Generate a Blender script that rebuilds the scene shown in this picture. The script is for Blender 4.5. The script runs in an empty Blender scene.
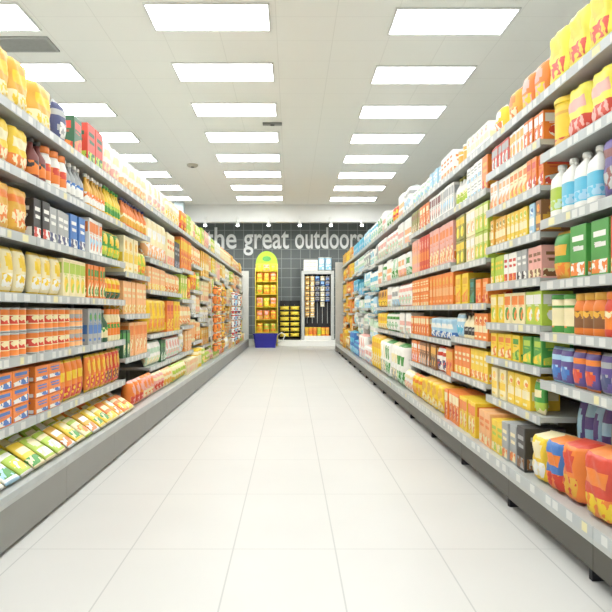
import bpy, bmesh, math, random
from mathutils import Vector, Matrix
PI = math.pi
S = bpy.context.scene
COL = S.collection
random.seed(7)

# ------------------------------------------------------------------ camera, world, exposure
cam = bpy.data.cameras.new('camera'); co = bpy.data.objects.new('camera', cam); COL.objects.link(co)
co.location = (0, 0, 1.05); co.rotation_euler = (PI/2, 0, 0)
cam.sensor_width = 36; cam.lens = 40.0; cam.shift_x = 15/612; cam.shift_y = 5/612
cam.clip_start = 0.05; cam.clip_end = 100
S.camera = co
w = bpy.data.worlds.new('world'); S.world = w; w.use_nodes = True
w.node_tree.nodes['Background'].inputs[0].default_value = (.9, .95, 1, 1)
w.node_tree.nodes['Background'].inputs[1].default_value = 0.5
S.view_settings.view_transform = 'Standard'; S.view_settings.look = 'None'
S.view_settings.gamma = 1; S.view_settings.use_curve_mapping = False
S.view_settings.exposure = 0.0
LAMP = 11.2            # radiance of the ceiling lamps

# ------------------------------------------------------------------ colours and materials
def lin(h):
    r = [int(h[i:i+2], 16)/255 for i in (0, 2, 4)]
    return tuple((c/12.92 if c <= .04045 else ((c+.055)/1.055)**2.4) for c in r)
HEX = dict(white='f2f2ec', cream='f3e6b8', yellow='f5d02c', gold='e8b03a', orange='f0842c', red='d8402c',
           maroon='7c2f2c', pink='eeb0a4', brown='8a5a34', green='3f9a3e', lime='b4cf45', navy='3a4576',
           blue='3a78c4', cyan='5cc0e0', purple='5d4a92', grey='a9adad', black='2b2a2e', olive='8f8c3c',
           peach='f6b87c', mint='c2dfc6', teal='3f8f8c', sky='a9d3ea')
HEX['dark green'] = '23603c'
HEX['lemon'] = 'f6ea50'
SOFT = lin('ddd5bf')
def soften(c): return tuple(a*.96+b*.04 for a, b in zip(c, SOFT))    # pale cast of the blur mixed into the packaging colours
M = {}
def mat(name, col, rough=.5, spec=.5, metal=0, noise=0, nscale=20, col2=None, emit=0, bump=0):
    if name in M: return M[name]
    m = bpy.data.materials.new(name); m.use_nodes = True
    nt = m.node_tree; b = nt.nodes['Principled BSDF']
    c = lin(col) if isinstance(col, str) else col
    if name.startswith(('print', 'picture')): c = soften(c)
    b.inputs['Base Color'].default_value = (*c, 1)
    b.inputs['Roughness'].default_value = rough
    b.inputs['Metallic'].default_value = metal
    b.inputs['Specular IOR Level'].default_value = spec
    if noise or col2:
        tc = nt.nodes.new('ShaderNodeTexCoord'); n = nt.nodes.new('ShaderNodeTexNoise')
        n.inputs['Scale'].default_value = nscale; n.inputs['Detail'].default_value = 1.5
        r = nt.nodes.new('ShaderNodeValToRGB')
        if col2:
            r.color_ramp.interpolation = 'CONSTANT'
            c2 = soften(lin(col2))
            r.color_ramp.elements[0].color = (*c, 1); r.color_ramp.elements[1].position = .53
            r.color_ramp.elements[1].color = (*c2, 1)
        else:
            r.color_ramp.elements[0].position = .3; r.color_ramp.elements[1].position = .7
            r.color_ramp.elements[0].color = (*[x*(1-noise) for x in c], 1)
            r.color_ramp.elements[1].color = (*[min(1, x*(1+noise)) for x in c], 1)
        nt.links.new(tc.outputs['Object'], n.inputs['Vector'])
        nt.links.new(n.outputs['Fac'], r.inputs['Fac'])
        nt.links.new(r.outputs['Color'], b.inputs['Base Color'])
    if bump:
        tc = nt.nodes.new('ShaderNodeTexCoord'); n2 = nt.nodes.new('ShaderNodeTexNoise')
        n2.inputs['Scale'].default_value = 25; bp = nt.nodes.new('ShaderNodeBump')
        bp.inputs['Strength'].default_value = bump; bp.inputs['Distance'].default_value = .01
        nt.links.new(tc.outputs['Object'], n2.inputs['Vector'])
        nt.links.new(n2.outputs['Fac'], bp.inputs['Height']); nt.links.new(bp.outputs['Normal'], b.inputs['Normal'])
    if emit:
        b.inputs['Emission Color'].default_value = (.96, .985, 1, 1); b.inputs['Emission Strength'].default_value = emit
    M[name] = m; return m
def pc(name):            # plain packaging colour
    return mat('print_'+name.replace(' ', '_'), HEX[name], .42, .5, noise=.08, nscale=9)
def pp(a, b):            # picture print: two colours in sharp patches
    return mat('picture_%s_%s' % (a, b), HEX[a], .42, .5, col2=HEX[b], nscale=26)

def grid_mat(name, base, line, px, py, ox, oy, lw, rough, spec, bumpy=0, axes=('X', 'Y'), var=.0):
    m = bpy.data.materials.new(name); m.use_nodes = True; nt = m.node_tree; b = nt.nodes['Principled BSDF']
    b.inputs['Roughness'].default_value = rough; b.inputs['Specular IOR Level'].default_value = spec
    tc = nt.nodes.new('ShaderNodeTexCoord'); sp = nt.nodes.new('ShaderNodeSeparateXYZ')
    nt.links.new(tc.outputs['Object'], sp.inputs[0])
    outs = []
    for ax, p, o in ((axes[0], px, ox), (axes[1], py, oy)):
        a = nt.nodes.new('ShaderNodeMath'); a.operation = 'ADD'; a.inputs[1].default_value = -o + lw/2 + 100*p
        nt.links.new(sp.outputs[ax], a.inputs[0])
        f = nt.nodes.new('ShaderNodeMath'); f.operation = 'MODULO'; f.inputs[1].default_value = p
        nt.links.new(a.outputs[0], f.inputs[0])
        l = nt.nodes.new('ShaderNodeMath'); l.operation = 'LESS_THAN'; l.inputs[1].default_value = lw
        nt.links.new(f.outputs[0], l.inputs[0]); outs.append(l)
    mx = nt.nodes.new('ShaderNodeMath'); mx.operation = 'MAXIMUM'
    nt.links.new(outs[0].outputs[0], mx.inputs[0]); nt.links.new(outs[1].outputs[0], mx.inputs[1])
    n = nt.nodes.new('ShaderNodeTexNoise'); n.inputs['Scale'].default_value = 1.3
    nt.links.new(tc.outputs['Object'], n.inputs['Vector'])
    r = nt.nodes.new('ShaderNodeValToRGB'); c = lin(base)
    r.color_ramp.elements[0].position = .35; r.color_ramp.elements[1].position = .65
    r.color_ramp.elements[0].color = (*[x*(1-var) for x in c], 1); r.color_ramp.elements[1].color = (*c, 1)
    nt.links.new(n.outputs['Fac'], r.inputs['Fac'])
    mix = nt.nodes.new('ShaderNodeMixRGB'); nt.links.new(mx.outputs[0], mix.inputs[0])
    nt.links.new(r.outputs['Color'], mix.inputs[1]); mix.inputs[2].default_value = (*lin(line), 1)
    nt.links.new(mix.outputs[0], b.inputs['Base Color'])
    return m
m_floor = grid_mat('floor_tiles', 'cccbc6', 'b2b2ae', .45, .9, .195, .3, .006, .42, .22, var=.03)
m_ceil = grid_mat('ceiling_tiles', 'f6f7f1', 'ebece6', .6, .6, .45, .17, .008, .9, .1)
m_darkwall = grid_mat('dark_tiles', '687070', 'a3aaa8', .3, .3, 0, 0, .014, .5, .4, axes=('X', 'Z'))
m_wall = mat('wall_paint', 'e9eae6', .8, .2, noise=.03, nscale=2)
m_metal = mat('shelf_metal', 'b9bcb8', .42, .5, noise=.05, nscale=6)
m_metal_d = mat('shelf_back_metal', '9a9a90', .6, .3, noise=.05, nscale=4)
m_rail = mat('price_rail_plastic', 'b4bab9', .35, .5, noise=.05, nscale=7)
m_tag = mat('price_tag_paper', 'd9dbd7', .6, .2, noise=.02)
m_tagy = mat('price_tag_yellow', 'e3dcae', .6, .2, noise=.02)
m_kickL = mat('lit_kick_metal', '8c8c86', .45, .4, noise=.04, nscale=3)
m_kickR = mat('shaded_kick_metal', '4b4940', .45, .4, noise=.04, nscale=3)  # same kick metal as the left; its shade is put into the darker grey
m_foot = mat('black_rubber', '26262a', .7, .3, noise=.05)
m_frame = mat('white_metal', 'e4e5e1', .4, .5, noise=.02)
m_glow = mat('lamp_diffuser', 'ffffff', .6, .2, emit=LAMP)
m_spot = mat('spot_glow', 'ffffff', .5, .2, emit=14)
m_vent = mat('vent_metal', 'b4b6b2', .5, .4, noise=.04)
m_dark = mat('dark_panel', '2e2f31', .6, .3, noise=.1, nscale=5)
m_letter = mat('letter_acrylic', 'f0f4f4', .3, .5, noise=.02)
m_bin = mat('blue_plastic', '2b2a9c', .35, .5, noise=.05, nscale=5)
m_cap = {}

# ------------------------------------------------------------------ helpers
def link(name, bm, mats, parent=None, smooth=False, bevel=0):
    me = bpy.data.meshes.new(name)
    bmesh.ops.recalc_face_normals(bm, faces=bm.faces)
    bm.to_mesh(me); bm.free()
    for m in (mats if isinstance(mats, (list, tuple)) else [mats]): me.materials.append(m)
    if smooth:
        for p in me.polygons: p.use_smooth = True
    o = bpy.data.objects.new(name, me); COL.objects.link(o)
    if parent: o.parent = parent
    return o
def box(bm, x0, x1, y0, y1, z0, z1, mi=0, bev=0):
    r = bmesh.ops.create_cube(bm, size=1)
    for v in r['verts']:
        v.co = Vector(((x0+x1)/2+v.co.x*(x1-x0), (y0+y1)/2+v.co.y*(y1-y0), (z0+z1)/2+v.co.z*(z1-z0)))
    fs = set(f for v in r['verts'] for f in v.link_faces)
    for f in fs: f.material_index = mi
    if bev:
        es = list(set(e for v in r['verts'] for e in v.link_edges))
        bmesh.ops.bevel(bm, geom=es, offset=bev, segments=2, affect='EDGES', profile=.6)
def bx(*a, **k):
    bm = bmesh.new(); box(bm, *a, **k); return bm
def quadf(bm, pts, mi):
    f = bm.faces.new([bm.verts.new(p) for p in pts]); f.material_index = mi; return f
def tag(o, label, cat, group=None, kind=None):
    if label: o['label'] = label
    if cat: o['category'] = cat
    if group: o['group'] = group
    if kind: o['kind'] = kind
    return o
def empty(name, loc=(0, 0, 0), rz=0):
    o = bpy.data.objects.new(name, None); COL.objects.link(o); o.location = loc; o.rotation_euler = (0, 0, rz)
    o.empty_display_size = .05
    return o
def struct(name, bm, m, parent=None):
    o = link(name, bm, m, parent)
    if not parent: o['kind'] = 'structure'
    return o
def lathe(bm, prof, n=20, ex=1, ey=1, cx=0, cy=0, mi=None, cap=True, sup=1.0):
    """prof: (radius, z, material) from bottom to top; sup<1 squares the section."""
    rings = []
    for (r, z, *_) in prof:
        ring = []
        for k in range(n):
            a = 2*PI*k/n
            c, s = math.cos(a), math.sin(a)
            c = math.copysign(abs(c)**sup, c); s = math.copysign(abs(s)**sup, s)
            ring.append(bm.verts.new((cx+r*ex*c, cy+r*ey*s, z)))
        rings.append(ring)
    for i in range(len(prof)-1):
        for k in range(n):
            f = bm.faces.new((rings[i][k], rings[i][(k+1) % n], rings[i+1][(k+1) % n], rings[i+1][k]))
            f.material_index = prof[i+1][2] if mi is None else mi
            f.smooth = True
    if cap:
        f = bm.faces.new(rings[0][::-1]); f.material_index = prof[0][2] if mi is None else mi
        f = bm.faces.new(rings[-1]); f.material_index = prof[-1][2] if mi is None else mi
def tube(bm, pts, r, n=6, mi=0):
    prev = None
    for i, p in enumerate(pts):
        p = Vector(p)
        d = (Vector(pts[min(i+1, len(pts)-1)])-Vector(pts[max(i-1, 0)])).normalized()
        u = d.orthogonal().normalized() if abs(d.z) < .99 else Vector((1, 0, 0))
        v = d.cross(u)
        ring = [bm.verts.new(p+(u*math.cos(2*PI*k/n)+v*math.sin(2*PI*k/n))*r) for k in range(n)]
        if prev:
            for k in range(n):
                f = bm.faces.new((prev[k], prev[(k+1) % n], ring[(k+1) % n], ring[k])); f.material_index = mi; f.smooth = True
        else: bm.faces.new(ring[::-1])
        prev = ring
    bm.faces.new(prev)

# ------------------------------------------------------------------ the room
RX0, RX1, RY0, RY1, CZ = -7.6, 7.6, -5.0, 21.5, 3.98
struct('floor', bx(RX0, RX1, RY0, RY1, -.1, 0), m_floor)
struct('ceiling', bx(RX0, RX1, RY0, RY1, CZ, CZ+.1), m_ceil)
struct('wall_left', bx(RX0-.1, RX0, RY0, RY1, 0, CZ), m_wall)
struct('wall_right', bx(RX1, RX1+.1, RY0, RY1, 0, CZ), m_wall)
struct('wall_front', bx(RX0, RX1, RY0-.1, RY0, 0, CZ), m_wall)
struct('wall_back', bx(RX0, RX1, RY1, RY1+.1, 0, CZ), m_darkwall)
struct('trim_1', bx(RX0+.01, RX1-.01, 18.7, 18.95, 3.5, CZ-.001), m_wall)      # dropped bulkhead
struct('trim_2', bx(-1.35, 3.4, 20.35, RY1-.01, 0.0, .17, bev=.01), m_frame)    # white plinth below the wall displays
struct('trim_3', bx(-3.12, -2.88, 18.2, 18.44, 0.0, CZ-.002), mat('pale_blue_paint', 'c9d8dd', .6, .3, noise=.02))   # pale column

ORD = ['zeroth', 'first', 'second', 'third', 'fourth', 'fifth', 'sixth', 'seventh', 'eighth', 'ninth', 'tenth', 'eleventh',
       'twelfth', 'thirteenth', 'fourteenth', 'fifteenth', 'sixteenth', 'seventeenth', 'eighteenth', 'nineteenth', 'twentieth',
       'twenty-first', 'twenty-second', 'twenty-third', 'twenty-fourth', 'twenty-fifth', 'twenty-sixth']

# ceiling lamps
LY = 6.77
def lamp_meshes():
    bm = bmesh.new()
    a, b, t = .605, .315, .02
    box(bm, -a, a, -b, -b+t, -.018, 0); box(bm, -a, a, b-t, b, -.018, 0)
    box(bm, -a, -a+t, -b+t, b-t, -.018, 0); box(bm, a-t, a, -b+t, b-t, -.018, 0)
    f = link('frame', bm, m_frame)
    d = link('diffuser', bx(-a+t, a-t, -b+t, b-t, -.012, -.002), m_glow)
    return f, d
lf, ld = lamp_meshes()
first = True
cols = [(-5.65, 'far left row past the shelving'), (-3.2, 'row above the left shelving'), (-.81, 'left row over the aisle'),
        (1.62, 'right row over the aisle'), (4.1, 'row above the right shelving')]
for ci, (cx, cn) in enumerate(cols):
    for k in range(-6, 8):
        y = LY + k*1.55 + (.1 if cx > 0 else 0)
        if ci in (0, 4) and k % 2: continue
        if y < -3: continue
        r = empty('ceiling_light', (cx, y, CZ))
        tag(r, 'square-edged white ceiling light, %s from the back wall, %s' % (ORD[8-k] if ci in (1, 2, 3) else ORD[(8-k)//2], cn), 'ceiling light', 'ceiling lights')
        for src in (lf, ld):
            c = src.copy() if not first else src
            if not first: COL.objects.link(c)
            c.parent = r
        first = False
# ceiling vent and detectors
vt = empty('ceiling_vent', (-3.0, 7.45, CZ))
tag(vt, 'grey slatted air vent in the ceiling beside the nearest left lamp', 'vent')
bm = bmesh.new(); box(bm, -.4, .4, -.2, -.17, -.02, 0); box(bm, -.4, .4, .17, .2, -.02, 0); box(bm, -.4, -.37, -.17, .17, -.02, 0); box(bm, .37, .4, -.17, .17, -.02, 0)
link('frame', bm, m_vent, vt)
bm = bmesh.new()
for k in range(9): box(bm, -.37, .37, -.16+k*.037, -.145+k*.037, -.016, -.002)
link('slats', bm, m_vent, vt)
link('backing', bx(-.37, .37, -.17, .17, -.0018, -.0003), m_metal_d, vt)
def disc_thing(name, loc, r, label, cat, m1, m2):
    t = empty(name, loc); tag(t, label, cat)
    bm = bmesh.new(); lathe(bm, [(r*.75, -.05, 0), (r, -.03, 0), (r, 0, 0)], 24); link('housing', bm, m1, t)
    bm = bmesh.new(); lathe(bm, [(r*.25, -.062, 0), (r*.35, -.05, 0)], 16); link('sensor', bm, m2, t)
disc_thing('smoke_detector', (-1.97, 13.6, CZ), .11, 'small round grey smoke detector on the ceiling left of the lamps', 'detector', mat('beige_plastic', 'b9b2a0', .5), m_dark)
cp = empty('ceiling_sensor', (-.29, 10.6, CZ)); tag(cp, 'small flat dark grey sensor bar on the ceiling by the left lamp row', 'sensor')
link('housing', bx(-.15, .15, -.05, .05, -.03, 0, bev=.008), mat('grey_plastic', '8b8d8a', .5), cp)
link('lens', bx(-.03, .03, -.03, .03, -.038, -.0305, bev=.003), m_dark, cp)

sl = None
# spotlights along the bulkhead
for i, px in enumerate((205, 237.6, 268.6, 299.7, 331, 362)):
    x = (px-291)/680*18.6
    t = empty('spotlight', (x, 18.62, 3.5)); tag(t, 'small round glowing spotlight under the bulkhead, %s from the left' % ORD[i+1], 'spotlight', 'bulkhead spotlights')
    bm = bmesh.new(); box(bm, -.015, .015, -.015, .015, .0, .14); box(bm, -.03, .03, .015, .08, .08, .14); link('bracket', bm, m_frame, t)
    bm = bmesh.new(); lathe(bm, [(.045, -.1, 0), (.05, -.02, 0), (.03, .0, 0)], 16); link('lamp_head', bm, m_frame, t)
    bm = bmesh.new(); lathe(bm, [(.03, -.13, 0), (.044, -.115, 0), (.044, -.1, 0)], 16); link('bulb', bm, m_spot, t)
    if sl is None:
        sl = bpy.data.lights.new('spot_beam', 'SPOT'); sl.energy = 70; sl.spot_size = 1.9; sl.spot_blend = .8; sl.shadow_soft_size = .05; sl.color = (1, .98, .94)
    lo = bpy.data.objects.new('spot_beam', sl); COL.objects.link(lo); lo.parent = t; lo.location = (0, .03, -.15); lo.rotation_euler = (math.radians(48), 0, 0)

# ------------------------------------------------------------------ products (front faces -Y, origin at base centre)
MESH = {}
COUNT = {}
def to_mesh(key, bm, mats):
    me = bpy.data.meshes.new(key[0]); bmesh.ops.recalc_face_normals(bm, faces=bm.faces)
    bm.to_mesh(me); bm.free()
    for m in mats: me.materials.append(m)
    return me
def carton(w, h, d, c, v):
    bm = bmesh.new(); g = random.Random(v)
    box(bm, -w/2, w/2, -d/2, d/2, 0, h, 0, bev=min(.004, w*.04))
    e = .0006
    for (ux, uy, hw, off) in ((1, 0, w/2, d/2), (0, 1, d/2, w/2), (0, -1, d/2, w/2)):
        def P(u, z):  # front: x=u,y=-off ; sides: x=-+off
            if ux: return (u, -off-e, z)
            return ((off+e)*(-uy), u, z)
        q = hw*.88
        def rect(u0, u1, z0, z1, mi): quadf(bm, [P(u0, z0), P(u1, z0), P(u1, z1), P(u0, z1)], mi)
        st = v % 4
        if st == 0:
            rect(-q, q, h*.62, h*.9, 1); 
            n = 12; pts = [P(q*.75*math.cos(2*PI*k/n), h*.33+h*.22*math.sin(2*PI*k/n)) for k in range(n)]; quadf(bm, pts, 2)
        elif st == 1:
            rect(-q, q, h*.06, h*.3, 2); rect(-q*.8, q*.8, h*.7, h*.8, 1); rect(-q*.6, q*.8, h*.52, h*.6, 1)
        elif st == 2:
            rect(-q, q, h*.3, h*.55, 1); n = 10; quadf(bm, [P(q*.6*math.cos(2*PI*k/n), h*.76+h*.13*math.sin(2*PI*k/n)) for k in range(n)], 2)
            rect(-q*.8, q*.3, h*.1, h*.17, 1)
        else:
            quadf(bm, [P(-q, h*.08), P(q, h*.08), P(q, h*.5), P(-q, h*.3)], 2); rect(-q*.85, q*.85, h*.66, h*.86, 1)
        # small lines of print
        rect(-q*.7, q*.5, h*.565, h*.585, 1); rect(-q*.7, q*.2, h*.60, h*.612, 1)
    return bm, []
def pillow(w, h, d, c, v, sack=False):
    bm = bmesh.new(); g = random.Random(v); nx, nz = (10, 14)
    def shape(u, t):
        a = (1-abs(u)**(6 if sack else 2.4)); b = (1-abs(2*t-1)**(8 if sack else 3.0))
        return max(0, a*b)**(.33 if sack else .6)
    ph = g.random()*6
    side = {}
    for s in (-1, 1):
        vs = {}
        for i in range(nx+1):
            for j in range(nz+1):
                u = -1+2*i/nx; t = j/nz
                f = shape(u, t)
                edge = i in (0, nx) or j in (0, nz)
                if edge and s == 1: vs[i, j] = side[i, j]; continue
                pinch = 1-.07*math.sin(PI*t)**2*(0 if sack else 1)+(.012*math.sin(9*t+ph))
                y = s*d/2*f*(1+.06*math.sin(7*u+5*t*3+ph))
                vs[i, j] = bm.verts.new((u*w/2*pinch, y, t*h))
                if edge: side[i, j] = vs[i, j]
        for i in range(nx):
            for j in range(nz):
                u = -1+2*(i+.5)/nx; t = (j+.5)/nz
                q = [vs[i, j], vs[i+1, j], vs[i+1, j+1], vs[i, j+1]]
                fc = bm.faces.new(q if s < 0 else q[::-1]); fc.smooth = True
                st = v % 3
                if j in (0, nz-1): mi = 1
                elif st == 0: mi = 2 if (u/.75)**2+((t-.33)/.2)**2 < 1 else (1 if .62 < t < .8 else 0)
                elif st == 1: mi = 2 if t < .35 else (1 if .5 < t < .72 and abs(u) < .75 else 0)
                else: mi = 1 if (u/.7)**2+((t-.68)/.16)**2 < 1 else (2 if .12 < t < .42 and abs(u) < .8 else 0)
                fc.material_index = mi
    return bm, []
def tin(w, h, d, c, v):
    bm = bmesh.new(); r = w/2
    lathe(bm, [(r*.93, 0, 3), (r, .004, 3), (r, .008, 3), (r*.97, .01, 3), (r*.97, h*.3, 0), (r*.97, h*.34, 1), (r*.97, h*.66, 2), (r*.97, h*.7, 1),
               (r*.97, h-.01, 0), (r, h-.008, 3), (r, h, 3), (r*.93, h, 3), (r*.92, h-.004, 3)], 20)
    return bm, []
def drum(w, h, d, c, v):
    bm = bmesh.new(); r = w/2
    lathe(bm, [(r*.94, 0, 0), (r*.97, .006, 0), (r*.97, h*.16, 1), (r*.97, h*.2, 2), (r*.97, h*.66, 0), (r*.97, h*.72, 1), (r*.97, h*.88, 0)], 24)
    cap = bmesh.new(); lathe(cap, [(r*.99, h*.88, 0), (r, h*.9, 0), (r, h*.975, 0), (r*.95, h, 0)], 24)
    return bm, [('lid', cap)]
def jar(w, h, d, c, v):
    bm = bmesh.new(); r = w/2
    lathe(bm, [(r*.85, 0, 0), (r, h*.05, 0), (r, h*.18, 0), (r*1.005, h*.19, 1), (r*1.005, h*.4, 1), (r*1.005, h*.58, 2), (r, h*.6, 0), (r, h*.68, 0), (r*.82, h*.8, 0), (r*.8, h*.83, 0)], 18)
    cap = bmesh.new(); lathe(cap, [(r*.84, h*.83, 0), (r*.86, h*.84, 0), (r*.86, h*.985, 0), (r*.8, h, 0)], 18)
    return bm, [('lid', cap)]
def bottle(w, h, d, c, v):
    bm = bmesh.new(); r = w/2
    lathe(bm, [(r*.85, 0, 0), (r, h*.04, 0), (r, h*.14, 0), (r*1.01, h*.15, 1), (r*1.01, h*.3, 1), (r*1.01, h*.46, 2), (r, h*.48, 0), (r*.95, h*.58, 0), (r*.55, h*.72, 0), (r*.34, h*.8, 0), (r*.34, h*.9, 0)], 16, 1, d/w)
    cap = bmesh.new(); lathe(cap, [(r*.4, h*.9, 0), (r*.42, h*.905, 0), (r*.42, h*.985, 0), (r*.36, h, 0)], 16)
    return bm, [('cap', cap)]
def jug(w, h, d, c, v):
    bm = bmesh.new(); r = w/2
    lathe(bm, [(r*.94, 0, 0), (r, h*.03, 0), (r, h*.15, 0), (r*1.005, h*.17, 1), (r*1.005, h*.34, 2), (r*1.005, h*.56, 1), (r, h*.6, 0), (r*.92, h*.74, 0), (r*.5, h*.84, 0), (r*.3, h*.88, 0), (r*.3, h*.9, 0)], 24, 1, d/w, sup=.6)
    hd = bmesh.new(); tube(hd, [(w*.12, 0, h*.86), (w*.32, 0, h*.93), (w*.46, 0, h*.86), (w*.44, 0, h*.72)], w*.055, 8)
    cap = bmesh.new(); lathe(cap, [(r*.36, h*.9, 0), (r*.36, h*.985, 0), (r*.3, h, 0)], 16)
    return bm, [('cap', cap), ('handle', hd)]
def multipack(w, h, d, c, v):   # shrink-wrapped pack of rolls: lumpy front, wrapped tight
    bm = bmesh.new(); n = 3
    nx, nz = 18, 10
    def lump(t, k): return abs(math.sin(PI*t*k))**.5
    top = {}
    for s in (-1, 1):
        vs = {}
        for i in range(nx+1):
            for j in range(nz+1):
                u = i/nx; t = j/nz
                y = s*d/2*(.9+.1*lump(u, n)*lump(t, 2))
                vs[i, j] = bm.verts.new(((u-.5)*w*(1-.03*(1-lump(t, 2))), y, t*h))
        for i in range(nx):
            for j in range(nz):
                q = [vs[i, j], vs[i+1, j], vs[i+1, j+1], vs[i, j+1]]
                fc = bm.faces.new(q); fc.smooth = True
                t = (j+.5)/nz; u = (i+.5)/nx-.5
                fc.material_index = 1 if .35 < t < .65 else (2 if t < .3 and abs(u) < .38 else 0)
        top[s] = vs
    a, b = top[-1], top[1]
    for i in range(nx):
        bm.faces.new((a[i, 0], a[i+1, 0], b[i+1, 0], b[i, 0])); bm.faces.new((a[i, nz], a[i+1, nz], b[i+1, nz], b[i, nz]))
    for j in range(nz):
        bm.faces.new((a[0, j], a[0, j+1], b[0, j+1], b[0, j])); bm.faces.new((a[nx, j], a[nx, j+1], b[nx, j+1], b[nx, j]))
    return bm, []
# kind: builder, w, h, d, words, feature words, category
KIND = dict(
    box=(carton, .105, .24, .17, 'food_carton', 'carton', 'panel', 'carton'),
    thin=(carton, .065, .21, .17, 'slim_carton', 'slim carton', 'panel', 'carton'),
    flat=(carton, .17, .09, .2, 'flat_box', 'box', 'panel', 'box'),
    bag=(pillow, .145, .23, .09, 'snack_bag', 'snack bag', 'print', 'bag'),
    pouch=(pillow, .105, .19, .06, 'small_pouch', 'small pouch', 'print', 'pouch'),
    sack=(lambda *a: pillow(*a, sack=True), .22, .27, .16, 'large_sack', 'large sack', 'print', 'sack'),
    tin=(tin, .08, .105, .08, 'food_tin', 'tin', 'band', 'tin'),
    drum=(drum, .14, .2, .14, 'round_tub', 'round tub', 'band', 'tub'),
    jar=(jar, .085, .15, .085, 'food_jar', 'jar', 'label', 'jar'),
    bottle=(bottle, .08, .25, .08, 'bottle', 'bottle', 'label', 'bottle'),
    jug=(jug, .17, .26, .1, 'plastic_jug', 'plastic jug', 'label', 'jug'),
    pack=(multipack, .24, .24, .16, 'wrapped_multipack', 'wrapped multipack', 'band', 'multipack'),
)
CAPC = dict(jar=None, drum=None, bottle=None, jug=None)
def cshort(n): return n
def product(kind, cols, loc, rz, label_tail, size=None, name=None, words2=None, scale=1, tilt=0, detail=True, v=0, capcol=None, pre='', group=None, roll=0):
    """one product: mesh + lid/cap children; returns the object"""
    b, w0, h0, d0, nm, words, feat, cat = KIND[kind]
    w_, h_, d_ = size or (w0, h0, d0)
    key = (kind, cols, round(w_, 3), round(h_, 3), round(d_, 3), v % 12, capcol)
    if key not in MESH:
        bm, kids = b(w_, h_, d_, cols, v)
        c1, c2, c3 = cols
        ms = [pc(c1), pc(c2), pp(c3, c2), m_metal]
        MESH[key] = (to_mesh((nm,), bm, ms), [(kn, to_mesh((kn,), kb, [pc(capcol or c2) if kn != 'handle' else pc(c1)])) for kn, kb in kids])
    me, kids = MESH[key]
    nm = name or nm; words = words2 or words
    o = bpy.data.objects.new(nm, me); COL.objects.link(o)
    o.location = loc; o.rotation_euler = (tilt, roll, rz)
    c1, c2, c3 = cols
    lab = '%s%s %s with %s %s%s' % (pre, c1, words, c2, feat, label_tail)
    o['label'] = lab; o['category'] = cat; o['group'] = group or (words+'s on the shelves')
    for kn, km in kids:
        k = bpy.data.objects.new(kn, km); COL.objects.link(k); k.parent = o
    COUNT[nm] = COUNT.get(nm, 0)+1
    return o

# ------------------------------------------------------------------ shelving
SH = dict(L=dict(s=-1, lip=1.40, base=1.23, back=1.87, bz0=.02, bz=.22, top=2.09),
          R=dict(s=1, lip=1.32, base=1.15, back=1.79, bz0=.06, bz=.18, top=2.19))
def shelf_mesh(s, lip, back, L):
    bm = bmesh.new(); a, b = sorted((s*lip, s*back))
    box(bm, a, b, .004, L-.004, -.028, 0)
    return bm
def rail_mesh(s, lip, L, seed):
    bm = bmesh.new(); g = random.Random(seed)
    a, b = sorted((s*(lip-.006), s*lip))
    box(bm, a, b, .004, L-.004, -.042, .006, 0)
    y = .05
    xf = s*(lip-.0066)
    while y < L-.1:
        wd = g.choice((.05, .06, .06, .08))
        quadf(bm, [(xf, y, -.036), (xf, y+wd, -.036), (xf, y+wd, 0), (xf, y, 0)], 2 if g.random() < .15 else 1)
        y += wd+g.choice((.02, .05, .09, .14))
    return bm
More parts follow.
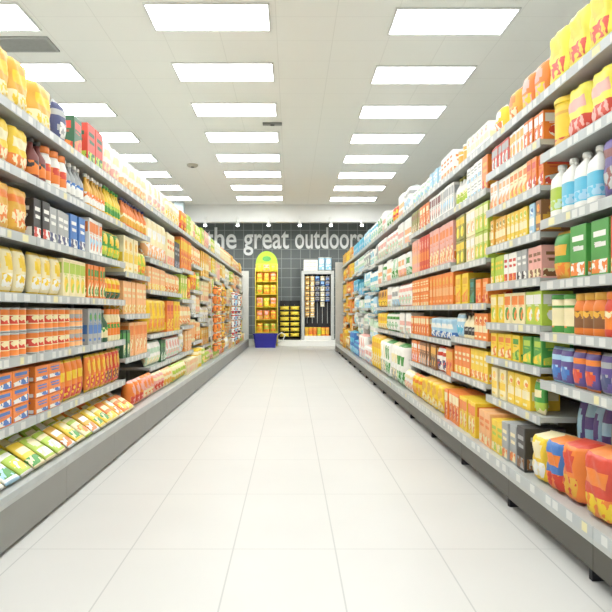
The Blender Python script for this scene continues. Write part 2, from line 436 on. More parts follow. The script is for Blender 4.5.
def bay(side, y0, L, levels, idx, foot=True):
    d = SH[side]; s = d['s']
    r = empty('shelving_bay', (0, y0, 0))
    nmside = 'left' if side == 'L' else 'right'
    tag(r, 'grey metal shelving bay with %s shelves, %s bay along the %s side of aisle' % (
        {3: 'three', 4: 'four', 5: 'five', 6: 'six', 7: 'seven', 8: 'eight'}[len(levels)], ORD[idx-1], nmside) if idx > 1 else 'bare grey metal shelving bay beside the viewer on the %s, before the stocked bays' % nmside, 'shelving', 'shelving bays on the %s side' % nmside)
    a, b = sorted((s*d['back'], s*(d['back']+.03)))
    link('back_panel', bx(a, b, .002, L-.002, .0, d['top']+.02), m_metal_d, r)
    a, b = sorted((s*(d['back']-.03), s*d['back']))
    for yy in (.002, L-.032):
        link('upright', bx(a, b, yy, yy+.03, d['bz']+.001, d['top']+.02), m_metal, r)
    a, b = sorted((s*d['base'], s*(d['back']-.001)))
    bm = bmesh.new(); box(bm, a, b, .002, L-.002, d['bz']-.02, d['bz'])
    bd = link('base_deck', bm, m_metal, r)
    a, b = sorted((s*d['base'], s*(d['base']+.02)))
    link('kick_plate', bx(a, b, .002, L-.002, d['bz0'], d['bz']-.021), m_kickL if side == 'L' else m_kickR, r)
    a, b = sorted((s*(d['base']+.02), s*(d['base']+.07)))
    link('foot', bx(a, b, .05, .08, 0, d['bz']-.021), m_foot, r)
    a, b = sorted((s*(d['base']+.09), s*(d['base']+.11)))
    link('plinth', bx(a, b, .002, L-.002, 0, d['bz']-.021), m_foot, r)
    # front lip of the deck
    if side == 'R':
        bm = rail_mesh(s, d['base']+.006, L, idx)
        for v in bm.verts: v.co.z += d['bz']+.042
        link('price_rail', bm, [m_rail, m_tag, m_tagy], bd)
    else:
        a, b = sorted((s*d['base'], s*(d['base']+.012)))
        link('edge_lip', bx(a, b, .002, L-.002, d['bz']+.0003, d['bz']+.03, bev=.002), m_rail, bd)
    if side == 'L' and idx <= 4:
        bm = bmesh.new(); q = []
        for yy in (.004, L-.004):
            q.append([bm.verts.new((-x, yy, z)) for x, z in ((1.28, .2203), (1.868, .2203), (1.868, .33), (1.28, .223))])
        bm.faces.new(q[0]); bm.faces.new(q[1][::-1])
        for k in range(4): bm.faces.new((q[0][k], q[0][(k+1) % 4], q[1][(k+1) % 4], q[1][k]))
        link('sloped_insert', bm, m_metal, bd)
    for li, z in enumerate(levels):
        bm = shelf_mesh(s, d['lip'], d['back']-.031, L); sh = link('shelf', bm, m_metal, r); sh.location.z = z
        link('price_rail', rail_mesh(s, d['lip'], L, idx*10+li), [m_rail, m_tag, m_tagy], sh)
    return r

def fill(side, y0, L, levels, prog, idx, dens=1.0):
    """prog: one entry per level from the deck up; each a list of (kind, c1, c2, c3, share[, opts])"""
    d = SH[side]; s = d['s']; rz = PI/2 if side == 'L' else -PI/2
    zs = [d['bz']]+levels
    nm = 'left' if side == 'L' else 'right'
    for li, z in enumerate(zs):
        if li >= len(prog) or not prog[li]: continue
        clear = (zs[li+1]-z-.055) if li+1 < len(zs) else .30
        fx = (d['lip']+.015) if li else (d['base']+.10)
        y = y0+.035; n = 0
        tot = sum(sg[4] for sg in prog[li]); run = L-.07
        shelf_words = 'bottom deck' if li == 0 else ('top shelf' if li == len(zs)-1 else '%s shelf up' % ORD[li])
        for sg in prog[li]:
            kind, c1, c2, c3, share = sg[:5]; o = sg[5] if len(sg) > 5 else {}
            _, w0, h0, d0, *_ = KIND[kind]
            k = o.get('k', 1.0)*(1 if dens == 1 else dens)
            seg = run*share/tot
            stack = o.get('stack', 1)
            if kind == 'flat' and stack == 1: stack = max(1, int(clear/(h0*.95)))
            if kind == 'tin' and stack == 1: stack = 2 if clear > .225*1 else 1
            avail = clear*o.get('hf', .95)
            hh = min(h0*max(1, k), avail/stack) if 'h' not in o else min(o['h'], avail/stack)
            if 'grow' in o: hh = avail/stack
            ww = w0*k
            num = max(1, int(seg/(ww*1.03+.002)))
            ww2 = min(seg/num*.965, ww*1.25)
            if kind in ('drum', 'tin', 'jar'): dd = ww2
            else: dd = d0*(1 if li else 1.3)
            if kind in ('bottle',): dd = ww2
            for a in range(num):
                n += 1
                yc = y+seg*(a+.5)/num
                jit = random.uniform(0, .012)
                for q in range(stack):
                    pre = ('' if stack == 1 else ('lower ', 'upper ')[q] if stack == 2 else ('bottom ', 'middle ', 'top ')[q] if stack == 3 else ('bottom ', 'lower ', 'upper ', 'top ')[q])
                    tail = ', %s from near end, %s, %s %s bay' % (ORD[n], shelf_words, ORD[idx-1], nm)
                    rt = random.uniform(-.02, .02)
                    product(kind, (c1, c2, c3), (s*(fx+jit+dd/2), yc, z+.0008+q*(hh+.0008)), rz+rt, tail, (math.floor(ww2*500)/500, round(hh-.002, 3), round(dd, 2)),
                            v=o.get('v', idx*7+li), capcol=o.get('cap'), pre=pre, name='grocery_box' if kind == 'box' and side == 'R' else None, words2='box' if kind == 'box' and side == 'R' else None)
                if 'back' in o and q == 0:
                    for bk in (-1, 1):
                        product('bag', o['back'] if bk < 0 else (o['back'][1], o['back'][0], o['back'][2]), (s*(fx+.28), yc+bk*ww2*.25, z+.0008), rz, ' behind the %s front sack%s' % (ORD[n], tail[tail.index(',', 2):]), (math.floor(ww2*250)/500-.004, .43, .1), v=1+bk)
            y += seg

# ---- left side programs.  Levels from the deck up: 0 deck, then shelves
LV = [.473, .81, 1.137, 1.45, 1.777, 2.09]
Y_L0 = 2.73
G = {'grow': 1}
pA = [[],                                                       # deck filled with loose bags below
      [('flat', 'white', 'orange', 'red', .5), ('flat', 'orange', 'blue', 'white', .5)],
      [('tin', 'yellow', 'cream', 'orange', .3, {'stack': 2, 'k': 1.15}), ('tin', 'orange', 'cream', 'red', .7, {'stack': 2, 'k': 1.2, 'grow': 1})],
      [('box', 'orange', 'cream', 'yellow', .5, G), ('bag', 'cream', 'yellow', 'white', .5, G)],
      [('sack', 'gold', 'orange', 'cream', 1, G)],
      [('sack', 'yellow', 'cream', 'orange', 1, G)],
      [('sack', 'gold', 'yellow', 'cream', 1, {'h': .29, 'v': 1})]]
pB = [[],
      [('flat', 'orange', 'blue', 'white', .45, {'v': 1}), ('pouch', 'orange', 'yellow', 'red', .55, {'grow': 1})],
      [('tin', 'orange', 'cream', 'red', .7, {'stack': 2, 'k': 1.2, 'grow': 1}), ('tin', 'peach', 'grey', 'orange', .3, {'stack': 2, 'grow': 1})],
      [('bag', 'cream', 'yellow', 'white', .5, {'grow': 1, 'v': 2}), ('box', 'cream', 'lime', 'yellow', .5, {'grow': 1, 'k': .9})],
      [('box', 'black', 'white', 'red', .25, {'hf': .85}), ('box', 'grey', 'white', 'navy', .4, {'hf': .8}), ('box', 'blue', 'white', 'navy', .35, {'hf': .85})],
      [('bottle', 'maroon', 'orange', 'black', .22, {'cap': 'black'}), ('jar', 'white', 'orange', 'red', .4, {'grow': 1, 'k': 1.1}), ('bottle', 'grey', 'white', 'blue', .38, {'k': .85, 'cap': 'white'})],
      [('sack', 'gold', 'yellow', 'cream', .35, {'h': .27, 'v': 1}), ('bag', 'navy', 'grey', 'white', .35, {'h': .26, 'k': 1.1}), ('box', 'dark green', 'red', 'orange', .3, {'h': .25, 'k': 1.3})]]
pC = [[],
      [('pouch', 'orange', 'yellow', 'red', .5, G), ('pouch', 'red', 'gold', 'maroon', .5, G)],
      [('box', 'grey', 'blue', 'green', .35, {'grow': 1, 'k': .8}), ('bottle', 'dark green', 'cream', 'green', .25, {'cap': 'grey'}), ('jar', 'cream', 'orange', 'green', .4, G)],
      [('thin', 'orange', 'green', 'cream', .45, G), ('pouch', 'yellow', 'orange', 'dark green', .55, {'hf': .7})],
      [('box', 'white', 'orange', 'sky', .4, {'grow': 1, 'k': .8}), ('bag', 'green', 'yellow', 'lime', .6, {'hf': .85})],
      [('bottle', 'gold', 'white', 'orange', .5, {'cap': 'white', 'k': .9}), ('bottle', 'yellow', 'green', 'lime', .5, {'cap': 'green', 'k': .9})],
      [('box', 'red', 'dark green', 'lime', .4, {'h': .31, 'k': 1.4, 'v': 1}), ('sack', 'white', 'cream', 'pink', .6, {'h': .33, 'k': .85})]]
LV2 = [.645, 1.02, 1.38, 1.77, 2.09]
pD = [[('bag', 'orange', 'pink', 'red', .5), ('bag', 'pink', 'orange', 'cream', .5)],
      [('box', 'dark green', 'green', 'cream', .25), ('box', 'peach', 'orange', 'cream', .75, {'grow': 1, 'k': 1.4})],
      [('box', 'peach', 'cream', 'gold', 1, {'grow': 1, 'k': 1.3})],
      [('box', 'cream', 'yellow', 'gold', .6, {'grow': 1, 'k': 1.3}), ('bag', 'lime', 'yellow', 'orange', .4)],
      [('bottle', 'orange', 'gold', 'cream', 1, {'cap': 'navy', 'grow': 1})],
      [('sack', 'white', 'cream', 'peach', 1, {'h': .31, 'k': .9})]]
LV3 = [.49, .81, 1.26, 1.57, 2.09]
pE = [[('bag', 'pink', 'cream', 'red', .5), ('bag', 'cream', 'peach', 'gold', .5)],
      [('bag', 'white', 'mint', 'cream', .7, G), ('box', 'dark green', 'green', 'white', .3)],
      [('sack', 'yellow', 'gold', 'orange', 1, {'grow': 1, 'k': .9})],
      [('box', 'peach', 'cream', 'yellow', 1, {'grow': 1, 'k': 1.4})],
      [('sack', 'cream', 'white', 'peach', 1, {'grow': 1})],
      [('sack', 'white', 'cream', 'pink', 1, {'h': .31})]]
pF = [[('bag', 'cream', 'lime', 'gold', 1, {'k': 1.2})],
      [('bag', 'white', 'pink', 'mint', 1, {'k': 1.2})],
      [('box', 'orange', 'red', 'yellow', .5, {'k': 1.5}), ('box', 'yellow', 'orange', 'gold', .5, {'k': 1.5})],
      [('bag', 'peach', 'cream', 'orange', 1, {'k': 1.3, 'grow': 1})],
      [('box', 'cream', 'orange', 'pink', .6, {'k': 1.6}), ('box', 'black', 'grey', 'navy', .4, {'k': 1.4})],
      [('sack', 'cream', 'white', 'yellow', 1, {'h': .3})]]
def soft_prog(pal, nl, seed, kinds):
    g = random.Random(seed); out = []
    for li in range(nl+1):
        segs = []
        for q in range(g.choice((1, 2, 2))):
            c = g.choice(pal); k = g.choice(kinds)
            opts = {'k': 1.35 if k != 'sack' else 1.1}
            if g.random() < .7: opts['grow'] = 1
            segs.append((k, c[0], c[1], c[2], g.choice((.4, .5, .6)), opts))
        out.append(segs)
    out[0] = [(a[0], a[1], a[2], a[3], a[4], {'k': 1.2, 'grow': 1, 'hf': .85}) for a in out[0]]
    return out
PAL_L = [('peach', 'cream', 'orange'), ('cream', 'yellow', 'gold'), ('gold', 'cream', 'orange'), ('yellow', 'cream', 'lime'), ('pink', 'cream', 'red'),
         ('lime', 'cream', 'yellow'), ('cream', 'peach', 'pink'), ('orange', 'yellow', 'red'), ('white', 'cream', 'grey')]
left = [(LV, pA), (LV, pB), (LV, pC), (LV2, pD), (LV3, pE), (LV3, pF)]
for k in range(6, 17):
    lv = [[.5, .85, 1.2, 1.6, 2.09], [.6, 1.0, 1.35, 1.72, 2.09]][k % 2]
    left.append((lv, soft_prog(PAL_L, 5, 40+k, ('box', 'bag', 'sack', 'drum'))))
bay('L', Y_L0-1, 1.0, LV, 1)
for i, (lv, pg) in enumerate(left):
    bay('L', Y_L0+i, 1.0, lv, i+2)
    fill('L', Y_L0+i, 1.0, lv, pg, i+2)

# loose crisp bags laid back in the left deck, three rows deep
bagcols = [('lime', 'white', 'yellow'), ('yellow', 'cream', 'green'), ('gold', 'white', 'orange'), ('cream', 'lime', 'orange'), ('white', 'sky', 'green'), ('orange', 'cream', 'yellow'), ('lime', 'cream', 'white')]
rows = ('front row', 'second row', 'third row', 'fourth row', 'back row')
for row in range(5):
    for k in range(17):
        y = 2.85+k*.172+row*.03
        if y > 5.68: continue
        g = random.Random(row*50+k)
        t = (y-2.8)/2.9
        c = g.choice([bagcols[4], bagcols[0], bagcols[3], bagcols[1]]) if t < .25 else (g.choice(bagcols[0:4]+[bagcols[6]]) if t < .6 else g.choice((bagcols[2], bagcols[5], bagcols[5], bagcols[1])))
        x = -(1.30, 1.40, 1.50, 1.60, 1.69)[row]
        product('bag', c, (x, y, .243+(-x-1.28)*.18), PI/2+g.uniform(-.05, .05), ', %s of deck, %s from camera, left' % (rows[row], ORD[k+1]), (.16, (.2, .2, .19, .175, .15)[row], .036),
                tilt=-(.98, .94, .9, .85, .72)[row]+g.uniform(-.03, .03), v=k+row, group='crisp packets lying in the left deck', name='crisp_packet', words2='crisp packet')

# hanging strips of bags at the far left
for bi, (yy, c, cn) in enumerate(((11.2, ('orange', 'brown', 'gold'), 'orange'), (11.75, ('orange', 'cream', 'brown'), 'amber'), (12.4, ('gold', 'brown', 'orange'), 'golden'),
                              (14.6, ('white', 'red', 'blue'), 'red and white'), (15.4, ('sky', 'red', 'navy'), 'blue and red'), (16.3, ('white', 'navy', 'red'), 'white and navy'))):
    st = empty('clip_strip', (-1.31, yy, .38)); tag(st, 'tall white clip strip hung with %s bags, %s from camera, left shelving' % (cn, ORD[bi+1]), 'display strip', 'clip strips')
    bm = bmesh.new(); box(bm, -.004, .004, -.02, .02, 0, 1.12); link('strip', bm, m_frame, st)
    for q in range(7):
        link('hook', bx(.004, .012, -.006, .006, .135+q*.155, .142+q*.155), m_metal, st)
        product('pouch', c, (-1.245, yy, .38+q*.155), PI/2, ', %s bag up the %s strip, left shelving' % (ORD[q+1], ORD[bi+1]), (.21, .15, .09), v=q, group='bags on clip strips')

# ---- right side
Y_R0 = 2.59
RV_a = [.684, .935, 1.20, 1.52, 1.865, 2.19]
RV_b = [.486, .746, .97, 1.225, 1.47, 1.716, 1.96, 2.19]
RV_b = [.486, .746, .97, 1.225, 1.47, 1.716, 1.96, 2.19]
RV_c = [.55, .84, 1.10, 1.41, 1.88, 2.19]
ra = [[('sack', 'red', 'orange', 'yellow', .4, {'h': .3, 'k': .85, 'v': 1, 'back': ('purple', 'pink', 'red')}), ('sack', 'orange', 'red', 'gold', .2, {'h': .28, 'k': .8, 'back': ('grey', 'purple', 'sky')}),
       ('sack', 'blue', 'orange', 'red', .2, {'h': .26, 'k': .8, 'v': 1, 'back': ('purple', 'sky', 'red')}), ('sack', 'yellow', 'cream', 'white', .2, {'h': .25, 'k': .8, 'back': ('sky', 'purple', 'navy')})],
      [('pouch', 'purple', 'grey', 'navy', .4, {'grow': 1}), ('pouch', 'purple', 'orange', 'red', .3, G), ('pouch', 'purple', 'sky', 'blue', .3, G)],
      [('jar', 'red', 'orange', 'cream', .35, {'grow': 1, 'k': 1.2}), ('jar', 'orange', 'brown', 'gold', .35, {'grow': 1, 'k': 1.2, 'cap': 'gold'}), ('drum', 'cream', 'green', 'orange', .3, {'grow': 1, 'k': .9, 'cap': 'green'})],
      [('box', 'red', 'orange', 'cream', .25, G), ('box', 'green', 'white', 'orange', .45, {'grow': 1, 'k': 1.3, 'v': 1}), ('bag', 'green', 'gold', 'orange', .3, {'stack': 1, 'grow': 1, 'v': 1})],
      [('sack', 'purple', 'maroon', 'grey', .4, {'grow': 1}), ('jug', 'white', 'cyan', 'sky', .42, {'grow': 1, 'k': .62, 'cap': 'white'}), ('jug', 'white', 'lime', 'mint', .18, {'grow': 1, 'k': .6, 'cap': 'white'})],
      [('sack', 'lemon', 'pink', 'red', .74, {'grow': 1}), ('drum', 'yellow', 'gold', 'red', .26, {'grow': 1, 'k': 1.25, 'cap': 'yellow'})],
      [('sack', 'lemon', 'yellow', 'red', 1, {'h': .29, 'v': 2})]]
rb = [[('box', 'black', 'grey', 'brown', .2, {'h': .24}), ('box', 'grey', 'cream', 'orange', .25, {'h': .22}), ('box', 'yellow', 'lime', 'cream', .25, {'h': .2}), ('box', 'peach', 'orange', 'cream', .3, {'h': .22})],
      [('pouch', 'green', 'cream', 'lime', .2), ('box', 'yellow', 'cream', 'orange', .45, G), ('box', 'cream', 'yellow', 'peach', .35, G)],
      [('box', 'green', 'lime', 'yellow', .35, G), ('box', 'yellow', 'green', 'lime', .2, G), ('box', 'yellow', 'orange', 'cream', .45, G)],
      [('box', 'lime', 'white', 'yellow', .3, G), ('box', 'cream', 'orange', 'green', .4, G), ('box', 'yellow', 'cream', 'lime', .3, G)],
      [('thin', 'pink', 'brown', 'cream', .25, G), ('thin', 'grey', 'white', 'black', .2, G), ('thin', 'white', 'red', 'orange', .25, G), ('thin', 'lime', 'yellow', 'cream', .3, G)],
      [('thin', 'brown', 'gold', 'orange', .12, G), ('thin', 'sky', 'white', 'blue', .14, G), ('thin', 'yellow', 'cream', 'lime', .4, G), ('thin', 'gold', 'cream', 'olive', .34, G)],
      [('thin', 'orange', 'red', 'white', .25, G), ('thin', 'cream', 'orange', 'yellow', .35, G), ('thin', 'white', 'peach', 'orange', .4, G)],
      [('thin', 'orange', 'white', 'red', .3, G), ('thin', 'white', 'gold', 'orange', .3, G), ('thin', 'red', 'grey', 'white', .4, G)],
      [('bag', 'orange', 'pink', 'yellow', .4, {'h': .22}), ('bag', 'gold', 'orange', 'cream', .3, {'h': .2}), ('bag', 'yellow', 'white', 'orange', .3, {'h': .18})]]
rc = [[('box', 'yellow', 'orange', 'cream', .5), ('box', 'orange', 'cream', 'red', .5)],
      [('box', 'yellow', 'cream', 'orange', .5, G), ('box', 'orange', 'cream', 'yellow', .5, G)],
      [('box', 'orange', 'cream', 'red', .4, G), ('bottle', 'cream', 'black', 'grey', .35, {'cap': 'black'}), ('pouch', 'sky', 'white', 'cyan', .25, G)],
      [('box', 'orange', 'peach', 'red', .35, {'grow': 1, 'hf': .7}), ('box', 'dark green', 'teal', 'green', .2, {'grow': 1, 'hf': .75}), ('box', 'yellow', 'gold', 'orange', .45, {'grow': 1, 'k': 1.3})],
      [('box', 'lime', 'cream', 'yellow', .35, {'stack': 2, 'grow': 1, 'k': .9}), ('box', 'cream', 'white', 'peach', .3, {'stack': 2, 'grow': 1, 'k': .9}), ('box', 'olive', 'yellow', 'lemon', .35, {'stack': 2, 'grow': 1})],
      [('box', 'orange', 'gold', 'red', .15, G), ('box', 'white', 'grey', 'sky', .45, {'stack': 2, 'grow': 1, 'k': .8}), ('bottle', 'white', 'lime', 'cream', .4, {'cap': 'olive'})],
      [('box', 'white', 'cream', 'pink', .6, {'h': .16}), ('drum', 'gold', 'white', 'orange', .4, {'h': .15})]]
RV_d = [.50, .80, 1.10, 1.45, 1.88, 2.19]
rd = [[('sack', 'yellow', 'gold', 'cream', 1, {'h': .26})],
      [('box', 'orange', 'gold', 'red', .3, G), ('bag', 'white', 'red', 'navy', .4, G), ('box', 'brown', 'gold', 'black', .3, G)],
      [('sack', 'sky', 'white', 'blue', 1, {'grow': 1, 'hf': .8})],
      [('box', 'orange', 'peach', 'gold', 1, {'grow': 1, 'k': 1.1})],
      [('box', 'pink', 'orange', 'cream', 1, {'grow': 1, 'k': 1.1})],
      [('thin', 'white', 'grey', 'sky', .5, G), ('thin', 'white', 'maroon', 'pink', .5, G)],
      [('box', 'white', 'orange', 'peach', .5, {'h': .2}), ('box', 'sky', 'white', 'mint', .5, {'h': .17})]]
re_ = [[('bag', 'yellow', 'orange', 'gold', .5), ('bag', 'white', 'cream', 'pink', .5)],
       [('box', 'brown', 'peach', 'grey', .5, G), ('box', 'orange', 'white', 'red', .5, G)],
       [('box', 'orange', 'cream', 'red', 1, {'grow': 1, 'k': 1.2, 'hf': .8})],
       [('box', 'orange', 'cream', 'peach', 1, {'grow': 1, 'k': 1.3, 'stack': 2})],
       [('box', 'red', 'orange', 'pink', .5, G), ('box', 'pink', 'peach', 'orange', .5, G)],
       [('box', 'orange', 'cream', 'red', .5, {'k': 1.1}), ('box', 'olive', 'brown', 'cream', .5)],
       [('bag', 'white', 'mint', 'sky', 1, {'h': .18})]]
PAL_W = [('white', 'pink', 'mint'), ('white', 'green', 'mint'), ('white', 'grey', 'sky'), ('mint', 'white', 'green'), ('white', 'peach', 'pink')]
PAL_M = [('mint', 'white', 'sky'), ('white', 'mint', 'grey'), ('sky', 'white', 'cyan'), ('white', 'cyan', 'mint'), ('grey', 'white', 'mint')]
PAL_G = [('gold', 'yellow', 'orange'), ('orange', 'gold', 'cream'), ('gold', 'cream', 'brown'), ('yellow', 'gold', 'peach')]
right = [(RV_a, ra), (RV_b, rb), (RV_c, rc), (RV_d, rd), (RV_d, re_)]
RV1 = [.6, 1.0, 1.35, 1.78, 2.19]; RV2 = [.78, 1.1, 1.45, 1.82, 2.19]
for k in range(5, 15):
    if k < 7: p = soft_prog(PAL_W, 5, 90+k, ('sack', 'bag', 'pack')); p[0] = [('sack', 'white', 'green', 'mint', .5, {'grow': 1, 'hf': .9}), ('sack', 'white', 'cream', 'grey', .5, {'grow': 1, 'hf': .9})]
    elif k == 7: p = soft_prog(PAL_W, 5, 90+k, ('sack', 'bag', 'pack')); p[0] = p[1] = [('sack', 'yellow', 'gold', 'cream', 1, {'grow': 1})]; p[2] = [('bag', 'gold', 'brown', 'yellow', 1, {'k': 1.2})]
    elif k < 10: p = soft_prog(PAL_M, 5, 90+k, ('sack', 'bag', 'pack', 'jug')); p[0] = [('sack', 'white', 'pink', 'sky', 1, {'grow': 1, 'hf': .85})]
    elif k < 12: p = soft_prog(PAL_M, 5, 90+k, ('sack', 'bag', 'pack', 'jug')); p[-1] = p[3] = [('pack', 'cyan', 'sky', 'blue', 1)]; p[0] = [('sack', 'blue', 'cyan', 'sky', 1, {'grow': 1, 'hf': .85})]
    else: p = soft_prog(PAL_G, 5, 90+k, ('bag', 'sack', 'drum', 'box'))
    if k == 6: p[-1] = [('bag', 'red', 'yellow', 'orange', .4, {'h': .22}), ('bag', 'mint', 'white', 'green', .6)]
    right.append(((RV1, RV2)[k % 2 if k > 6 else 1], p))
bay('R', Y_R0-1, 1.0, RV_a, 1)
for i, (lv, pg) in enumerate(right):
    bay('R', Y_R0+i, 1.0, lv, i+2)
    fill('R', Y_R0+i, 1.0, lv, pg, i+2)

# end panels of the two runs
def endpanel(side, y, label):
    d = SH[side]; s = d['s']
    a, b = sorted((s*(d['base']), s*(d['back']+.03)))
    t = empty('end_panel', (0, y, 0)); tag(t, label, 'panel')
    link('panel', bx(a, b, .002, .03, .02, d['top']+.12, bev=.004), mat('end_panel_metal', 'c4c6c1', .45, .5, noise=.03), t)
    a, b = sorted((s*(d['base']), s*(d['base']+.06)))
    link('edge_post', bx(a, b, .0305, .07, 0, d['top']+.12, bev=.006), m_metal, t)
endpanel('L', Y_L0+17, 'pale grey end panel closing the far end of the left shelving')
endpanel('R', Y_R0+15, 'pale grey end panel closing the far end of the right shelving')

# ------------------------------------------------------------------ back wall: sign and displays
sg = empty('wall_sign', (0, 21.46, 3.1)); tag(sg, 'white raised letters on the dark tiled back wall above the displays', 'sign')
def word(txt, px0, px1, zb, h):
    cu = bpy.data.curves.new('tmp', 'FONT'); cu.body = txt; cu.extrude = .02; cu.offset = .012; cu.resolution_u = 4
    o = bpy.data.objects.new('tmp', cu); COL.objects.link(o)
    dg = bpy.context.evaluated_depsgraph_get(); me = bpy.data.meshes.new_from_object(o.evaluated_get(dg))
    bpy.data.objects.remove(o)
    xs = [v.co.x for v in me.vertices]
    x0, x1 = [(p-291)/680*21.46 for p in (px0, px1)]
    sx = (x1-x0)/(max(xs)-min(xs)); mx = min(xs)
    for v in me.vertices:
        x, y, z = v.co; v.co = (x0+(x-mx)*sx, z, zb-3.1+y*h)
    me.materials.clear(); me.materials.append(m_letter)
    r = bpy.data.objects.new('lettering', me); COL.objects.link(r); r.parent = sg
word('the', 205, 236.5, 3.03, .95)
word('great', 243.5, 289, 3.03, .95)
word('outdoors', 295, 363, 3.03, .95)

def at(px, Y): return (px-291)/680*Y
def az(py, Y): return 1.05-(py-311)/680*Y
# tall yellow display stand with a blue bin at its foot
Y = 20.0
xc, = (at(266.5, Y),)
st = empty('display_stand', (xc, Y, 0)); tag(st, 'tall narrow display stand with round green header and yellow shelves at aisle end', 'display')
wd = .33
link('back_board', bx(-wd, wd, .20, .22, .02, 2.45), mat('yellow_card', 'f2e25a', .6, .3, noise=.04), st)
bm = bmesh.new(); ring = [(wd*.98*math.cos(PI*k/14), 2.45+.38*math.sin(PI*k/14)) for k in range(15)]
f1 = [bm.verts.new((x, .2, z)) for x, z in ring]; f2 = [bm.verts.new((x, .22, z)) for x, z in ring]
bm.faces.new(f1); bm.faces.new(f2[::-1])
for k in range(15): bm.faces.new((f1[k], f1[(k+1) % 15], f2[(k+1) % 15], f2[k]))
hb = link('header_board', bm, mat('lime_card', 'a8cc3c', .6, .3, noise=.04), st)
bm = bmesh.new(); lathe(bm, [(.13, 0, 0), (.13, .008, 0)], 20, 1, .6); bmesh.ops.rotate(bm, verts=bm.verts, matrix=Matrix.Rotation(PI/2, 3, 'X')); bmesh.ops.translate(bm, verts=bm.verts, vec=(0, .198, 2.6))
link('emblem', bm, pc('green'), hb)
for s in (-1, 1): link('side_panel', bx(min(s*wd, s*(wd-.015)), max(s*wd, s*(wd-.015)), -.12, .2, .02, 2.3), mat('yellow_card', '', .6), st)
sz = [.42, .8, 1.17, 1.54, 1.91, 2.22]
for z in sz: link('shelf', bx(-wd+.016, wd-.016, -.12, .199, z-.012, z), mat('yellow_card', '', .6), st)
cc = [('lime', 'gold', 'orange'), ('orange', 'pink', 'yellow'), ('pink', 'orange', 'yellow'), ('yellow', 'orange', 'gold'), ('orange', 'yellow', 'gold'), ('yellow', 'lime', 'lemon')]
for li, z in enumerate(sz):
    for k in range(3):
        c = cc[li] if (k+li) % 3 else cc[(li+3) % 6]
        product('bag', c, (xc-.2+k*.2, Y-.02, z+.001), 0, ', %s from left, %s shelf up, yellow display stand' % (ORD[k+1], ORD[li+1]), (.18, .28 if li < 5 else .2, .12), v=li+k, group='bags on the yellow display stand')
Y2 = 19.55
bn = empty('dump_bin', (at(265.5, Y2), Y2, 0)); tag(bn, 'deep blue plastic bin on the floor below the yellow display stand', 'bin')
bm = bmesh.new()
def ringbox(z, hx, hy, n=6, r=.05):
    out = []
    for cx, cy, a0 in ((hx-r, hy-r, 0), (-hx+r, hy-r, PI/2), (-hx+r, -hy+r, PI), (hx-r, -hy+r, 1.5*PI)):
        for k in range(n+1):
            a = a0+PI/2*k/n; out.append(bm.verts.new((cx+r*math.cos(a), cy+r*math.sin(a), z)))
    return out
rr = [ringbox(0, .29, .17), ringbox(.37, .34, .22), ringbox(.37, .32, .2), ringbox(.02, .27, .15)]
for a in range(3):
    n = len(rr[0])
    for k in range(n): bm.faces.new((rr[a][k], rr[a][(k+1) % n], rr[a+1][(k+1) % n], rr[a+1][k]))
bm.faces.new(rr[0][::-1]); bm.faces.new(rr[3])
link('tub', bm, m_bin, bn)
bm = bmesh.new(); bb = [ringbox(.37, .355, .235), ringbox(.40, .355, .235), ringbox(.40, .32, .2), ringbox(.37, .32, .2)]
n = len(bb[0])
for a in range(4):
    for k in range(n): bm.faces.new((bb[a][k], bb[a][(k+1) % n], bb[(a+1) % 4][(k+1) % n], bb[(a+1) % 4][k]))
link('rim', bm, m_bin, bn)
bm = bmesh.new(); tube(bm, [(.36, 0, .36), (.47, 0, .43), (.56, 0, .36), (.5, 0, .2), (.33, 0, .12)], .018, 8); link('handle', bm, m_frame, bn)

# black rack with yellow rolls
Y = 20.9
rk = empty('wall_rack', (at(289.8, Y), Y, .172)); tag(rk, 'black wall rack of yellow packs between display stand and framed cabinet', 'rack')
link('back_board', bx(-.32, .32, .18, .2, 0, 1.2), m_dark, rk)
for x in (-.32, .0, .30): link('post', bx(x, x+.02, .14, .18, 0, 1.2), m_foot, rk)
link('base_shelf', bx(-.32, .32, -.1, .139, .0, .03), m_foot, rk)
for r_ in range(6):
    for k in range(2):
        link('hook', bx(-.17+k*.31, -.155+k*.31, -.08, .18, .235+r_*.165, .245+r_*.165), m_metal, rk)
        product('pouch', ('yellow', 'lemon', 'gold'), (at(289.8, Y)-.16+k*.315, Y, .172+.09+r_*.165), 0, ', %s row up, %s column, black wall rack' % (ORD[r_+1], ('left', 'right')[k]), (.28, .11, .1), v=1, group='yellow packs on the black rack')

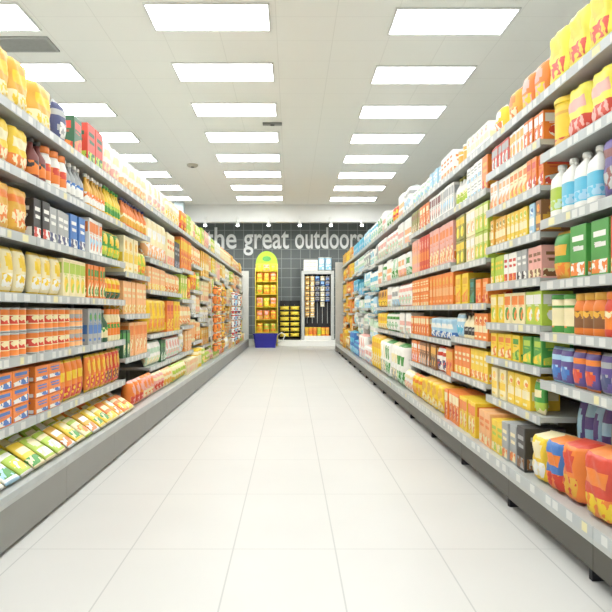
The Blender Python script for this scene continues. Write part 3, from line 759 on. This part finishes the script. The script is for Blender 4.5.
# grey framed cabinet with hanging goods
Y = 20.7
X0, X1 = at(301.5, Y), at(334, Y); xm = (X0+X1)/2; hw = (X1-X0)/2
cb = empty('framed_cabinet', (xm, Y, .172)); tag(cb, 'grey framed open cabinet with black back and hanging goods at the back wall', 'cabinet')
H = az(274, Y)-.172
link('back_board', bx(-hw+.05, hw-.05, .28, .3, .0, H), m_dark, cb)
for s in (-1, 1): link('side_frame', bx(min(s*hw, s*(hw-.09)), max(s*hw, s*(hw-.09)), 0, .3, 0, H+.1), m_metal, cb)
link('top_frame', bx(-hw+.09, hw-.09, 0, .279, H, H+.1), m_metal, cb)
link('bottom_shelf', bx(-hw+.09, hw-.09, 0, .279, 0, .12), m_frame, cb)
for k in range(6):
    product('drum', [('gold', 'yellow', 'orange'), ('orange', 'yellow', 'red'), ('orange', 'gold', 'red'), ('lime', 'yellow', 'green'), ('yellow', 'orange', 'gold'), ('gold', 'orange', 'red')][k],
            (xm-hw+.16+k*.126, Y+.1, .172+.121), 0, ', %s from left on the floor of framed cabinet' % ORD[k+1], (.12, .26, .12), v=0, group='tubs in the framed cabinet')
cc2 = [('gold', 'cream', 'brown'), ('gold', 'white', 'cream'), ('grey', 'black', 'navy'), ('cream', 'grey', 'white'), ('grey', 'navy', 'blue')]
for k in range(5):
    n = (8, 8, 5, 6, 5)[k]
    link('hanging_rail', bx(-hw+.18+k*.155-.006, -hw+.18+k*.155+.006, .215, .279, .5, H), m_metal, cb)
    for q in range(n):
        c = cc2[k]
        if q == n-5 and k in (2, 3): c = ('blue', 'sky', 'navy')
        product('pouch', c, (xm-hw+.18+k*.155, Y+.14, .172+H-.2-q*.16), 0, ', %s down, %s hanging column of the framed cabinet' % (ORD[q+1], ORD[k+1]), (.13, .145, .06), v=q, group='packs hanging in the framed cabinet')
# stacked white boxes and pale blue packs on the cabinet
for k in range(3):
    product('flat', ('white', 'grey', 'cream'), (xm-hw+.28, Y+.14, .172+H+.1012+k*.112), 0, ', %s up on the framed cabinet' % ORD[k+1], (.42, .11, .24), v=1, group='boxes on the framed cabinet')
for k in range(2):
    product('sack', ('sky', 'white', 'cyan'), (xm+.12+k*.21, Y+.14, .172+H+.1012), 0, ', %s on the framed cabinet' % ('left', 'right')[k], (.2, .42, .18), v=2, group='pale blue packs on the framed cabinet')
print('COUNTS', COUNT, sum(COUNT.values()), len(bpy.data.objects))
